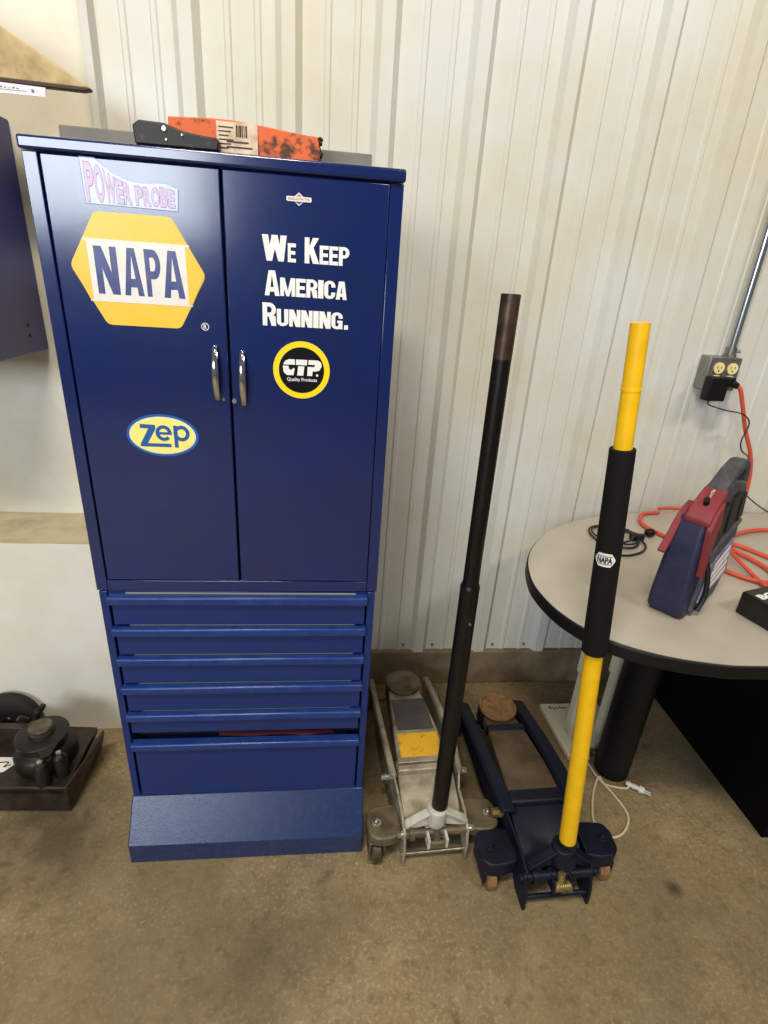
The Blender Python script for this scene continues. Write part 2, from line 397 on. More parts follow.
# yellow side wedges over the white band
layer(s, [(.0760, 1.4155), (.0690, 1.4155), (.0495, 1.3775), (.0715, 1.3270), (.0760, 1.3270)], 3, 0)
layer(s, [(.2295, 1.4155), (.2360, 1.4155), (.2575, 1.3735), (.2352, 1.3270), (.2295, 1.3270)], 3, 0)
z0, z1 = 1.3365, 1.4085
def NL(x0, x1):
    t = (x1-x0)*.30
    return [[(x0, z0), (x0+t, z0), (x0+t, z1), (x0, z1)], [(x1-t, z0), (x1, z0), (x1, z1), (x1-t, z1)], [(x0, z1), (x0+t*1.15, z1), (x1, z0), (x1-t*1.15, z0)]]
def AL(x0, x1):
    c = (x0+x1)/2; t = (x1-x0)*.30; h = z1-z0
    return [[(x0, z0), (x0+t, z0), (c+.001, z1), (c-t*.62, z1)], [(x1-t, z0), (x1, z0), (c+t*.62, z1), (c-.001, z1)], [(x0+t*.7, z0+h*.18), (x1-t*.7, z0+h*.18), (x1-t*.9, z0+h*.36), (x0+t*.9, z0+h*.36)]]
def PL(x0, x1):
    t = (x1-x0)*.32; h = z1-z0; o = []
    o.append([(x0, z0), (x0+t, z0), (x0+t, z1), (x0, z1)])
    zc = z0+h*.69; ro = h*.31; ri = h*.12; xc = x0+(x1-x0)*.55
    pts = [(x0+t*.9, z1)]; n = 10
    for i in range(n+1):
        a = PI/2-PI*i/n; pts.append((xc+(x1-xc)*math.cos(a), zc+ro*math.sin(a)))
    pts.append((x0+t*.9, zc-ro)); pts.append((x0+t*.9, zc-ri*1.2))
    for i in range(n+1):
        a = -PI/2+PI*i/n; pts.append((xc-.001+(x1-xc)*.38*math.cos(a), zc+ri*1.2*math.sin(a)))
    pts.append((x0+t*.9, zc+ri*1.2)); o.append(pts); return o
for g in (NL(.0855, .1205), AL(.1275, .1585), PL(.1635, .1880), AL(.1905, .2245)):
    for p_ in g: layer(s, p_, 3, 2)
build('hexagon_sticker', s, ['yellow_st', 'white_st', 'blue_ink'], dl, flat=True, label='yellow hexagon sticker with NAPA in blue on a white band')
s = MB(); n = 28
for i in range(n):
    a0, a1 = 2*PI*i/n, 2*PI*(i+1)/n
    layer(s, [(.2535+r*math.cos(a), 1.2935+r*math.sin(a)) for r, a in ((.0064, a0), (.0064, a1), (.0053, a1), (.0053, a0))], 1, 0)
put_text(s, 'R', rect_fn(.2510, .2562, 1.2898, 1.2972, Y0-.0004), 0, .02)
build('registered_mark', s, 'white_ink', dl, flat=True)
# POWER PROBE
s = MB()
pp = [(.083, 1.529), (.105, 1.529), (.118, 1.519), (.130, 1.511), (.150, 1.503), (.176, 1.5005), (.207, 1.503), (.2255, 1.4965), (.2225, 1.4665), (.150, 1.4675), (.085, 1.468)]
layer(s, [(.152+(a-.152)*1.015, 1.497+(b_-1.497)*1.04) for a, b_ in pp][::-1], 1, 2); layer(s, pp[::-1], 2, 0)
def topz(x):
    q = pp[:8]
    for (a, za), (b_, zb) in zip(q, q[1:]):
        if a <= x <= b_: return za+(zb-za)*(x-a)/(b_-a)
    return 1.5
xc = .0875
for ch, wd in zip('POWER PROBE', [.014, .014, .017, .011, .012, .005, .012, .012, .013, .012, .0115]):
    if ch != ' ':
        za = topz(xc+.001)-.0055; zb = topz(xc+wd-.001)-.0055
        def fn(u, v, xc=xc, wd=wd, za=za, zb=zb): return (xc+(wd-.0015)*u, Y0-.0010, 1.4705+(za+(zb-za)*u-1.4705)*v)
        def fe(u, v, xc=xc, wd=wd, za=za, zb=zb): return (xc-.0006+(wd-.0003)*u, Y0-.0008, 1.4697+(za+.001+(zb-za)*u-1.4697)*v)
        put_text(s, ch, fe, 2, .05); put_text(s, ch, fn, 1, .03)
    xc += wd
build('faded_glare_sticker', s, ['pp_bg', 'pp_ink', 'pp_edge'], dl, flat=True, label='faded POWER PROBE sticker with glare painted into its pale colours')
# Zep
s = MB()
layer(s, ellipse(.1645, 1.0965, .0645, .0400), 1, 0); layer(s, ellipse(.1645, 1.0965, .0595, .0355), 2, 1); layer(s, ellipse(.1645, 1.0965, .0575, .0338), 3, 2)
layer(s, [(.1255, 1.1175), (.1525, 1.1165), (.1525, 1.1090), (.1365, 1.0815), (.1785, 1.0815), (.1785, 1.0750), (.1235, 1.0750), (.1235, 1.0800), (.1400, 1.1095), (.1255, 1.1100)][::-1], 4, 0)
def AB(cx_, cz_, rx, rz_, ix, iz, a0, a1, n=20):
    o = [(cx_+rx*math.cos(math.radians(a0+(a1-a0)*i/n)), cz_+rz_*math.sin(math.radians(a0+(a1-a0)*i/n))) for i in range(n+1)]
    q = [(cx_+ix*math.cos(math.radians(a0+(a1-a0)*i/n)), cz_+iz*math.sin(math.radians(a0+(a1-a0)*i/n))) for i in range(n+1)]
    return o+q[::-1]
layer(s, AB(.1665, 1.1015, .0145, .0150, .0078, .0085, 0, 318), 4, 0)
layer(s, [(.1590, 1.0985), (.1810, 1.0985), (.1810, 1.1035), (.1590, 1.1035)], 4, 0)
layer(s, [(.1845, 1.0745), (.1915, 1.0745), (.1915, 1.1165), (.1845, 1.1165)], 4, 0)
layer(s, AB(.1985, 1.1020, .0145, .0150, .0078, .0083, 0, 360, 28), 4, 0)
build('oval_sticker', s, ['zep_blue', 'white_st', 'zep_y'], dl, flat=True, label='yellow oval sticker reading Zep in blue')
# right door lettering
s = MB()
def bar(x0, x1, z0_, z1_): return [(x0, z0_), (x1, z0_), (x1, z1_), (x0, z1_)]
def arcband(cx_, cz_, rx, rz_, ix, iz, a0, a1, n=10):
    o = [(cx_+rx*math.cos(math.radians(a0+(a1-a0)*i/n)), cz_+rz_*math.sin(math.radians(a0+(a1-a0)*i/n))) for i in range(n+1)]
    q = [(cx_+ix*math.cos(math.radians(a0+(a1-a0)*i/n)), cz_+iz*math.sin(math.radians(a0+(a1-a0)*i/n))) for i in range(n+1)]
    return o+q[::-1]
def glyph(ch, x0, x1, a, b2):
    """heavy condensed capital as polygons"""
    w_ = x1-x0; h_ = b2-a; t = min(w_*.36, .0078) if ch not in 'WMI' else w_*.25; hb_ = h_*.20
    if ch == 'I': return [bar(x0, x1, a, b2)]
    if ch == 'E': return [bar(x0, x0+t, a, b2), bar(x0, x1, a, a+hb_), bar(x0, x1, b2-hb_, b2), bar(x0, x1-w_*.08, a+h_*.41, a+h_*.60)]
    if ch == 'W':
        q = []
        for c0_, c1_ in ((.0, .28), (.52, .28), (.50, .76), (1.0, .76)):
            tt = .125
            top = x0+w_*(c0_+(tt if c0_ == 0 else (-tt if c0_ == 1 else 0))); bot = x0+w_*c1_
            q.append([(bot-w_*tt*.9, a), (bot+w_*tt*.9, a), (top+w_*tt, b2), (top-w_*tt, b2)])
        return q
    if ch == 'M': return [bar(x0, x0+t, a, b2), bar(x1-t, x1, a, b2), [(x0, b2), (x0+t*1.2, b2), (x0+w_*.5+t*.35, a), (x0+w_*.5-t*.35, a)], [(x1-t*1.2, b2), (x1, b2), (x0+w_*.5+t*.35, a), (x0+w_*.5-t*.35, a)]]
    if ch == 'N': return [bar(x0, x0+t*.9, a, b2), bar(x1-t*.9, x1, a, b2), [(x0, b2), (x0+t*1.15, b2), (x1, a), (x1-t*1.15, a)]]
    if ch == 'K': return [bar(x0, x0+t, a, b2), [(x1-t*1.3, b2), (x1, b2), (x0+t, a+h_*.34), (x0+t*.6, a+h_*.46)], [(x1-t*1.25, a), (x1+t*.1, a), (x0+w_*.62, a+h_*.62), (x0+t*.9, a+h_*.50)]]
    if ch == 'A':
        c_ = (x0+x1)/2; return [[(x0, a), (x0+t, a), (c_+.001, b2), (c_-t*.7, b2)], [(x1-t, a), (x1, a), (c_+t*.7, b2), (c_-.001, b2)], [(x0+t*.6, a+h_*.16), (x1-t*.6, a+h_*.16), (x1-t*.8, a+h_*.34), (x0+t*.8, a+h_*.34)]]
    if ch in 'PR':
        zc_ = b2-h_*.30; q = [bar(x0, x0+t, a, b2), bar(x0, x0+w_*.55, b2-hb_*.85, b2), bar(x0, x0+w_*.55, zc_-h_*.30, zc_-h_*.30+hb_*.85), arcband(x0+w_*.52, zc_, w_*.48, h_*.30, w_*.48-t*.95, h_*.30-hb_*.85, -90, 90)]
        if ch == 'R': q.append([(x1-t*1.05, a), (x1, a), (x1-t*.15, a+h_*.44), (x0+w_*.45, a+h_*.42)])
        return q
    if ch == 'U': return [bar(x0, x0+t, a+h_*.25, b2), bar(x1-t, x1, a+h_*.25, b2), arcband((x0+x1)/2, a+h_*.27, w_/2, h_*.27, w_/2-t, h_*.10, 180, 360)]
    if ch in 'CG':
        q = [bar(x0, x0+t, a+h_*.25, b2-h_*.25), arcband((x0+x1)/2, a+h_*.27, w_/2, h_*.27, w_/2-t, h_*.10, 180, 360), arcband((x0+x1)/2, b2-h_*.27, w_/2, h_*.27, w_/2-t, h_*.10, 0, 180), bar(x1-t, x1, b2-h_*.36, b2-h_*.27)]
        q.append(bar(x1-t, x1, a+(.02 if ch == 'G' else .27)*h_, a+h_*(.50 if ch == 'G' else .37)))
        if ch == 'G': q.append(bar(x0+w_*.52, x1, a+h_*.38, a+h_*.52))
        return q
def word(t_, x0, x1, a, b2, gap=.0012):
    ws_ = {'W': 1.5, 'M': 1.35, 'I': .48, 'E': .85}
    tot = sum(ws_.get(c, 1) for c in t_); u = (x1-x0-gap*(len(t_)-1))/tot; xx = x0
    for c in t_:
        for p_ in glyph(c, xx, xx+u*ws_.get(c, 1), a, b2): layer(s, p_, 1, 0)
        xx += u*ws_.get(c, 1)+gap
word('W', .3535, .3935, 1.4045, 1.4435); word('E', .3952, .4085, 1.4045, 1.4330); word('K', .4230, .4465, 1.4045, 1.4435); word('EEP', .4478, .4975, 1.4045, 1.4330)
word('A', .3560, .3810, 1.3505, 1.3900); word('MERICA', .3820, .4955, 1.3510, 1.3800)
word('R', .3515, .3745, 1.3015, 1.3390); word('UNNING', .3758, .4895, 1.3020, 1.3300); layer(s, bar(.4925, .4995, 1.3022, 1.3095), 1, 0)
build('slogan_lettering', s, 'white_ink', dr_, flat=True, label='white lettering: We Keep America Running.')
# CTP roundel
s = MB(); cc = (.4185, 1.2275)
layer(s, ellipse(*cc, .0507, .0507), 1, 0); layer(s, ellipse(*cc, .0405, .0405), 2, 1)
def C3(pts): layer(s, pts, 3, 2)
zt, zb, zm_ = 1.2465, 1.2185, 1.2360
C3([(.3855, zm_+.0008), (.3895, 1.2435), (.3960, zt), (.4062, zt), (.4070, zm_+.0012)][::-1])
C3([(.3850, zm_-.0015), (.3950, zm_-.0010), (.3965, 1.2290), (.4000, 1.2275), (.4035, 1.2310), (.4062, 1.2310), (.4040, zb), (.3920, zb), (.3865, 1.2235)])
C3([(.4085, zt), (.4285, zt), (.4280, zm_+.001), (.4085, zm_+.001)][::-1])
C3([(.4125, zm_-.001), (.4235, zm_-.001), (.4215, zb), (.4105, zb)][::-1])
C3([(.4310, zt), (.4480, zt), (.4535, 1.2430), (.4545, 1.2360), (.4505, 1.2290), (.4445, 1.2270), (.4385, 1.2270), (.4375, zb), (.4285, zb), (.4295, 1.2345), (.4420, 1.2345), (.4420, 1.2385), (.4305, 1.2385)][::-1])
C3(ellipse(.4465, 1.2200, .0022, .0022, 12))
put_text(s, 'Quality Products', rect_fn(.3925, .4465, 1.2065, 1.2145, Y0-.0012), 2, .015)
build('round_sticker', s, ['bright_y', 'black_ink', 'white_ink'], dr_, flat=True, label='round black sticker with yellow rim reading CTP Quality Products')
# small diamond logo
s = MB(); c0, c1 = .4135, 1.4975
layer(s, [(c0-.0115, c1), (c0, c1+.0095), (c0+.0115, c1), (c0, c1-.0095)][::-1], 1, 0)
layer(s, [(c0-.0065, c1+.0025), (c0, c1+.0072), (c0+.0065, c1+.0025)][::-1], 2, 2)
layer(s, [(c0-.0065, c1-.0028), (c0, c1-.0072), (c0+.0065, c1-.0028)], 2, 1)
layer(s, rrect(c0-.0200, c0+.0200, c1-.0035, c1+.0035, .002)[::-1], 3, 0)
put_text(s, 'BRIGGS & STRATTON', rect_fn(c0-.0170, c0+.0170, c1-.0016, c1+.0016, Y0-.0012), 3, .01)
build('diamond_sticker', s, ['white_st', 'blue_ink', 'bs_red', 'grey'], dr_, flat=True, label='small white diamond sticker with a red top')
# chrome pulls
for xh, zt, zb, par in ((.2685, 1.262, 1.168, dl), (.3150, 1.256, 1.160, dr_)):
    h = MB(); zc = (zt+zb)/2; hl = (zt-zb)/2; N = 14; vs = []; fs = []
    for i in range(N+1):
        t = -1+2*i/N; yy = -.003-.014*(1-abs(t)**2.4); wd = .0042+.0022*(1-t*t); th = .0035+.001*(1-t*t)
        z = zc+hl*t
        for j in range(10):
            a = 2*PI*j/10; vs.append((xh+wd*math.cos(a), yy+th*math.sin(a), z))
    fs = [(i*10+j, i*10+(j+1) % 10, (i+1)*10+(j+1) % 10, (i+1)*10+j) for i in range(N) for j in range(10)]+[list(range(10)), list(range(N*10, N*10+10))]
    h.add(vs, fs)
    h.cyl((xh, .0, zb+.004), (xh, -.010, zb+.004), .004, n=12).cyl((xh, 0, zt-.004), (xh, -.010, zt-.004), .004, n=12)
    build('door_handle', h, 'chrome', par, label='chrome bow handle')
build('latch_button', MB().cyl((.2790, 0, 1.169), (.2790, -.006, 1.169), .0028, n=12), 'chrome', dl)
build('door_lock', MB().cyl((.2975, 0, 1.167), (.2975, -.006, 1.167), .0042, n=14).box(.2968, .2982, -.0065, -.006, 1.164, 1.170), 'bolt', dr_)

# ------------------------------------------------------------ things on the cabinet
gb = MB().box(.020, .534, .095, .30, H+.001, H+.0335)
build('grey_tray', gb, 'grey', bevel=.002, label='flat grey board lying along the top of the tall blue cabinet', cat='board')
c = empty('orange_carton', (.34, .05, H), 'worn orange carton with a stained paper label on top of the blue cabinet', 'box')
T_ = H+.0008
ob = MB()
ob.prism([(.212, T_), (.442, T_), (.446, T_+.018), (.441, T_+.036), (.417, T_+.037), (.36, T_+.043), (.31, T_+.047), (.278, T_+.047), (.212, T_+.044)], 'y', .022, .086, 0)
build('carton_body', ob, 'orange_dirty', c, bevel=.002)
build('carton_flap', MB().prism([(.218, T_+.010), (.280, T_+.006), (.280, T_+.049), (.222, T_+.053), (.218, T_+.052)], 'y', .088, .100).box(.2465, .2480, .0865, .088, T_+.02, T_+.05), 'orange', c, bevel=.001, label='clean bright orange raised flap')
lb = MB().box(.2850, .3480, .0200, .0222, T_+.003, T_+.0440, 0)
for i, (a, bb) in enumerate([(0, .002), (.003, .001), (.005, .003), (.009, .0015), (.012, .001), (.0145, .0025)]): lb.box(.3150+a, .3150+a+bb, .0194, .0201, T_+.025, T_+.040, 1)
for j in range(6): lb.box(.2885, .3110-.004*(j % 3), .0194, .0201, T_+.036-.0055*j, T_+.0375-.0055*j, 1)
for j in range(2): lb.box(.300, .340-.006*j, .0194, .0201, T_+.010+.007*j, T_+.012+.007*j, 1)
build('paper_label', lb, ['label', 'dark_edge'], c, label='stained paper label with a barcode')
vs = MB()
for i in range(26):
    a = .430+.018*random.random(); z = T_+.010+.028*random.random(); vs.lathe([(.0003, -.004), (.004, -.002), (.005, .001), (.003, .004), (.0003, .005)], (a, .03+.04*random.random(), z), 7)
build('greasy_corner', vs, 'grease', c, label='black greasy clumps on the torn right end')
# greasy tool
g = MB()
g.prism([(.168, T_), (.290, T_), (.292, T_+.010), (.290, T_+.017), (.272, T_+.018), (.240, T_+.0215), (.212, T_+.030), (.176, T_+.031), (.166, T_+.024)], 'y', -.004, .017, 0)
g.cyl((.212, -.006, T_+.022), (.212, .0, T_+.022), .005, n=12, m=1).cyl((.238, -.006, T_+.016), (.238, 0, T_+.016), .003, n=12, m=1).cyl((.214, -.006, T_+.008), (.214, 0, T_+.008), .003, n=12, m=1)
build('greasy_bracket', g, ['grease', 'bolt'], bevel=.002, label='greasy black metal bracket lying left of the orange carton on the cabinet', cat='bracket')

# ------------------------------------------------------------ floor jacks
def floor_jack(name, label, loc, rz, main, dark, pad, wheel, top, blue):
    r = empty(name, loc, label, 'floor jack', rz)
    B = lambda n, mb, m, par=None, **k: build(n, mb, m, par or r, world=False, **k)
    tail = 0.0
    for sx in (-1, 1):
        # vertical side plate that widens forward, with a top flange
        mb = MB()
        sl = [(0.0, .086), (.12, .088), (.17, .100), (.32, .105), (.60, .100)]
        def xa(y):
            for (a, xa_), (b_, xb) in zip(sl, sl[1:]):
                if y <= b_: return xa_+(xb-xa_)*max(0, (y-a))/(b_-a)
            return sl[-1][1]
        if blue: prof = [(-.002, 0.002), (.008, .0), (.050, .002), (.085, .035), (.10, .045), (.17, .050), (.36, .045), (.545, .030), (.60, .040), (.605, .085), (.58, .105), (.40, .138), (.24, .158), (.17, .150), (.12, .124), (.06, .122), (.02, .112), (.0, .05)]
        else: prof = [(.0, .004), (.014, .004), (.05, .040), (.10, .045), (.17, .045), (.36, .045), (.545, .030), (.60, .040), (.605, .080), (.58, .100), (.40, .135), (.24, .155), (.15, .152), (.115, .125), (.05, .122), (.012, .105), (-.002, .06)]
        n = len(prof); t = .007
        vs = [(sx*xa(p[0]), p[0], p[1]) for p in prof]+[(sx*(xa(p[0])-t), p[0], p[1]) for p in prof]
        fs = [list(range(n)), list(range(2*n-1, n-1, -1))]+[(i, (i+1) % n, n+(i+1) % n, n+i) for i in range(n)]
        mb.add(vs, fs)
        wF = .030 if blue else .014
        path = [(.15, .150), (.24, .159), (.40, .139), (.58, .106), (.606, .085)]
        vs = []
        for (y, z) in path:
            xo = sx*xa(y)
            vs += [(xo+sx*wF*.55, y, z-.004), (xo+sx*wF*.25, y, z+.004), (xo-sx*wF*.7, y, z+.004), (xo-sx*wF, y, z-.010), (xo-sx*.006, y, z-.006)]
        fs = [(i*5+j, i*5+(j+1) % 5, (i+1)*5+(j+1) % 5, (i+1)*5+j) for i in range(len(path)-1) for j in range(5)]+[list(range(5)), list(range((len(path)-1)*5, len(path)*5))]
        mb.add(vs, fs)
        B('side_frame', mb, main, bevel=.0015)
        # caster bracket
        yb = .095 if blue else .055
        mb = MB()
        out = .180 if blue else .172
        pts = [(.086, yb-.035), (.12, yb-.045), (out-.02, yb-.045), (out, yb-.028), (out+.004, yb+.02), (out-.008, yb+.045), (.12, yb+.052), (.088, yb+.05)]
        pts = [(sx*a, b_) for a, b_ in pts]
        mb.prism(round_poly(pts, .010, 3), 'z', .054 if blue else .068, .098)
        cb = B('caster_bracket', mb, dark, bevel=.004)
        mb = MB().lathe([(.0005, .112), (.005, .111), (.0075, .108), (.008, .103), (.013, .102), (.0135, .098)], (sx*.15, yb, 0), 6 if blue else 12)
        B('bolt', mb, 'bolt' if not blue else dark, cb)
        # fork and wheel
        c_ = sx*.150; zt_ = .060 if blue else .073
        fk = MB().prism([(c_-.022, .022), (c_-.015, .022), (c_-.015, zt_-.002), (c_+.015, zt_-.002), (c_+.015, .022), (c_+.022, .022), (c_+.022, zt_+.002), (c_-.022, zt_+.002)], 'y', yb-.040, yb+.005)
        B('caster_fork', fk, dark, cb, bevel=.002)
        wl = MB().lathe([(.004, -.013), (.025, -.013), (.029, -.009), (.029, .009), (.025, .013), (.004, .013)], (sx*.150, yb-.025, .0292), 24, axis='x')
        B('caster_wheel', wl, wheel)
        fwl = MB().lathe([(.006, -.018), (.034, -.018), (.038, -.013), (.038, .013), (.034, .018), (.006, .018)], (sx*.122, .565, .0382), 28, axis='x')
        B('front_wheel', fwl, dark)
        # pivot bolt outside
        pb = MB().cyl((sx*.086, .020, .094), (sx*.101, .020, .094), .0085, n=6).cyl((sx*.086, .020, .094), (sx*.092, .020, .094), .012, n=16)
        B('pivot_bolt', pb, 'bolt' if not blue else dark)
        kb = MB().cyl((sx*.095, .175, .118), (sx*.123, .175, .118), .010, n=6).cyl((sx*.095, .175, .118), (sx*.112, .175, .118), .013, n=18)
        B('side_bolt', kb, 'brass' if blue else 'bolt', label='brass coloured side bolt' if blue else None)
    B('front_axle', MB().cyl((-.14, .565, .038), (.14, .565, .038), .008, n=14), dark)
    # cover between side plates
    mb = MB().prism([(.055, .085), (.075, .108), (.165, .138), (.205, .142), (.205, .128), (.16, .122), (.09, .085), (.055, .070)], 'x', -.079, .079)
    B('body_cover', mb, main if not blue else 'navy_jack', bevel=.003)
    # lift arm
    mb = MB()
    hw = [(.19, .074), (.30, .068), (.44, .056), (.50, .050)]; zz = [.150, .152, .142, .128]
    vs = []
    for (y, h), z in zip(hw, zz):
        vs += [(-h, y, z-.035), (-h, y, z-.004), (-h+.006, y, z), (h-.006, y, z), (h, y, z-.004), (h, y, z-.035)]
    fs = [(i*6+j, i*6+(j+1) % 6, (i+1)*6+(j+1) % 6, (i+1)*6+j) for i in range(3) for j in range(6)]+[list(range(6)), list(range(18, 24))]
    mb.add(vs, fs)
    la = B('lift_arm', mb, top, bevel=.002)
    if not blue:
        B('arm_cover', MB().prism([(.305, .1535), (.440, .1430), (.440, .146), (.305, .1565)], 'x', -.054, .054), 'dusty_arm', la, label='dark dusty upper part of the arm')
        B('cross_bar', MB().box(-.078, .078, .160, .182, .120, .1545), 'silver', bevel=.005, seg=3)
        lt = MB()
        f0, f1 = .208, .292
        z0_, z1_ = .1505, .1523
        lt.add([(-.062, f0, z0_+.0006), (.062, f0, z0_+.0006), (.060, f1, z1_+.0006), (-.060, f1, z1_+.0006), (-.062, f0, z0_-.001), (.062, f0, z0_-.001), (.060, f1, z1_-.001), (-.060, f1, z1_-.001)], [(0,1,2,3),(4,7,6,5),(0,4,5,1),(1,5,6,2),(2,6,7,3),(3,7,4,0)])
        B('warning_label', lt, 'yellow_tag', la, label='worn yellow warning label')
    else:
        bd = MB().box(-.078, .078, .170, .212, .128, .1565)
        B('cross_bar', bd, 'navy_jack', bevel=.008, seg=3)
        bd = MB().box(-.060, .060, .425, .450, .120, .147)
        B('cross_bar', bd, 'navy_jack', bevel=.006, seg=3)
    # saddle
    sy_ = .520
    R_ = .058
    mb = MB().lathe([(.0005, .136), (.03, .137), (R_-.010, .141), (R_-.004, .148), (R_, .148), (R_, .141), (R_-.008, .130), (.022, .124), (.020, .085), (.0005, .085)], (0, sy_, 0), 36)
    sd = B('saddle', mb, 'rust' if blue else 'silver_dark', ang=60, label='rusty round saddle' if blue else None)
    if blue: B('saddle_rim', MB().lathe([(R_-.007, .1455), (R_-.005, .151), (R_+.001, .151), (R_+.002, .144)], (0, sy_, 0), 40), 'wood_wheel', sd, label='worn bright rim of the saddle')
    B('arm_yoke', MB().prism([(-.050, .125), (-.050, .07), (-.038, .07), (-.038, .088), (.038, .088), (.038, .07), (.050, .07), (.050, .125), (.038, .125), (.038, .102), (-.038, .102), (-.038, .125)], 'y', .50, .56), dark, bevel=.002)
    # handle yoke
    yk = MB()
    yv = .030
    for sx in (-1, 1):
        yk.prism([(sx*.012, .152), (sx*.022, .150), (sx*.080, .122), (sx*.080, .102), (sx*.06, .100), (sx*.012, .104)] if sx > 0 else [(sx*.012, .104), (sx*.06, .100), (sx*.080, .102), (sx*.080, .122), (sx*.022, .150), (sx*.012, .152)], 'y', yv-.004, yv+.004)
        yk.prism([(sx*.012, .155), (sx*.024, .153), (sx*.081, .125), (sx*.081, .119), (sx*.024, .146), (sx*.012, .148)] if sx < 0 else [(sx*.012, .148), (sx*.024, .146), (sx*.081, .119), (sx*.081, .125), (sx*.024, .153), (sx*.012, .155)], 'y', yv-.013, yv+.008)
    yk.lathe([(.0205, .098), (.024, .106), (.0265, .112), (.0265, .158), (.0245, .160)], (0, yv+.004, 0), 28)
    if not blue: yk.cyl((0, yv+.004, .158), (0, yv+.004, .162), .0245, n=28)
    dz = .022 if blue else .010
    yk.xf(lambda v: Vector((v.x, v.y, v.z+dz*(1-min(1, max(0, abs(v.x)-.026)/.054)))))
    B('handle_yoke', yk, 'white_yoke' if not blue else 'navy_jack', bevel=.001)
    B('cross_rod', MB().cyl((-.084, .020, .094), (.084, .020, .094), .011, n=20).cyl((-.070, .020, .094), (-.058, .020, .094), .017, n=20), 'silver_dark' if not blue else 'navy_jack')
    B('lower_rod', MB().cyl((-.088, .012, .030), (.088, .012, .030), .0045 if not blue else .006, n=14), 'bolt' if not blue else dark)
    fk = MB().prism([(-.027, -.012), (-.020, -.012), (-.020, .016), (.020, .016), (.020, -.012), (.027, -.012), (.027, .034), (-.027, .034)], 'z', .072, .104)
    B('pump_fork', fk, 'white_yoke' if not blue else 'navy_jack', bevel=.002)
    pm = MB().cyl((0, .010, .112), (0, .004, .088), .009, n=16).cyl((-.020, -.002, .082), (.020, -.002, .082), .011 if blue else .007, n=20)
    if blue:
        for i in range(5): pm.cyl((-.002+i*.005, -.002, .082), (.001+i*.005, -.002, .082), .0135, n=20)
    B('pump_roller', pm, 'brass' if blue else 'silver_dark')
    B('pump_cylinder', MB().cyl((0, .04, .070), (0, .19, .075), .026, n=24).box(-.045, .045, .09, .19, .035, .085), dark)
    return r
M_['white_yoke'] = mat('white_painted_steel', (206, 202, 192), .45, 0, c2=(150, 140, 118), scale=30, amt=.6)
rz1 = math.atan2(.772-.745, .52)
sj = floor_jack('floor_jack', 'grimy silver floor jack beside the blue cabinet with upright black handle', (.769, -.106, 0), rz1, 'silver', 'silver_dark', None, 'silver_dark', 'silver', False)
rz2 = math.atan2(1.050-1.035, .52)
bj_ = floor_jack('floor_jack', 'dark navy floor jack in front of the table with upright yellow handle', (1.050, -.229, 0), rz2, 'navy_jack', 'navy_jack', None, 'wood_wheel', 'dirt_top', True)
def lerp(a, b_, t): return Vector(a)+(Vector(b_)-Vector(a))*t
a, b_ = Vector((.7725, -.071, .150)), Vector((.775, -.036, 1.379))
hb = MB().cyl(a, lerp(a, b_, .536), .0205, .0205, 28).cyl(lerp(a, b_, .53), lerp(a, b_, .912), .0170, .0168, 28).cyl(lerp(a, b_, .534), lerp(a, b_, .540), .0212, .019, 28)
h = build('handle', hb, 'black_steel', sj, label='long black steel handle')
build('handle_tip', MB().cyl(lerp(a, b_, .912), b_, .0170, .0172, 28).cyl(lerp(a, b_, .985), lerp(a, b_, 1.0002), .0150, .0150, 28), 'bare_tip', h, label='bare brown steel end of the handle')
build('rivet', MB().cyl(lerp(a, b_, .47)+Vector((.004, -.019, 0)), lerp(a, b_, .47)+Vector((.004, -.0225, 0)), .003, n=10), 'bolt', h)
a, b_ = Vector((1.0640, -.193, .132)), Vector((.9415, -.172, 1.353))
hb = MB().cyl(lerp(a, b_, .046), lerp(a, b_, .52), .0196, .0178, 28).cyl(lerp(a, b_, .50), lerp(a, b_, 1), .0164, .0150, 28).cyl(lerp(a, b_, .915), lerp(a, b_, .919), .0160, .0160, 28)
h = build('handle', hb, 'yellow', bj_, label='long yellow handle')
build('handle_collar', MB().cyl(lerp(a, b_, -.012), lerp(a, b_, .020), .0265, n=28).cyl(lerp(a, b_, .018), lerp(a, b_, .052), .0222, n=28), 'navy_jack', h)
build('collar_ring', MB().cyl(lerp(a, b_, -.034), lerp(a, b_, -.010), .0185, n=24), 'bolt', h)
build('foam_grip', MB().cyl(lerp(a, b_, .4980), lerp(a, b_, .8370), .0245, .0215, 32), 'foam', h, bevel=.002, label='black foam grip sleeve')
# little logo wrapped on the sleeve
ax = (b_-a).normalized(); fr = (Vector((.4643, -1.006, 1.39))-lerp(a, b_, .67)); fr = (fr-ax*fr.dot(ax)).normalized(); sd_ = ax.cross(fr)
cen = lerp(a, b_, .672)
def wrap(u, v, rr):  # u, v metres on the sleeve
    u *= .84; v *= .84; rr += -.0273+.0230; an = u/.0230-.18; return cen+ax*v+(fr*math.cos(an)+sd_*math.sin(an))*rr
s = MB()
def wpoly(u0, u1, fz0, fz1, rr, m, n=8):
    vs = []
    for i in range(n+1):
        u = u0+(u1-u0)*i/n; vs += [wrap(u, fz0(u), rr), wrap(u, fz1(u), rr)]
    s.add(vs, [(2*i, 2*i+2, 2*i+3, 2*i+1) for i in range(n)], m)
hx = lambda u: .016 if abs(u) < .0135 else .016-(abs(u)-.0135)*1.55
wpoly(-.0225, .0225, lambda u: -hx(u), lambda u: hx(u), .0277, 0, 16)
hx2 = lambda u: .0145 if abs(u) < .0128 else .0145-(abs(u)-.0128)*1.5
wpoly(-.0150, .0150, lambda u: .0085, lambda u: .0100, .0279, 1)
wpoly(-.0150, .0150, lambda u: -.0100, lambda u: -.0085, .0279, 1)
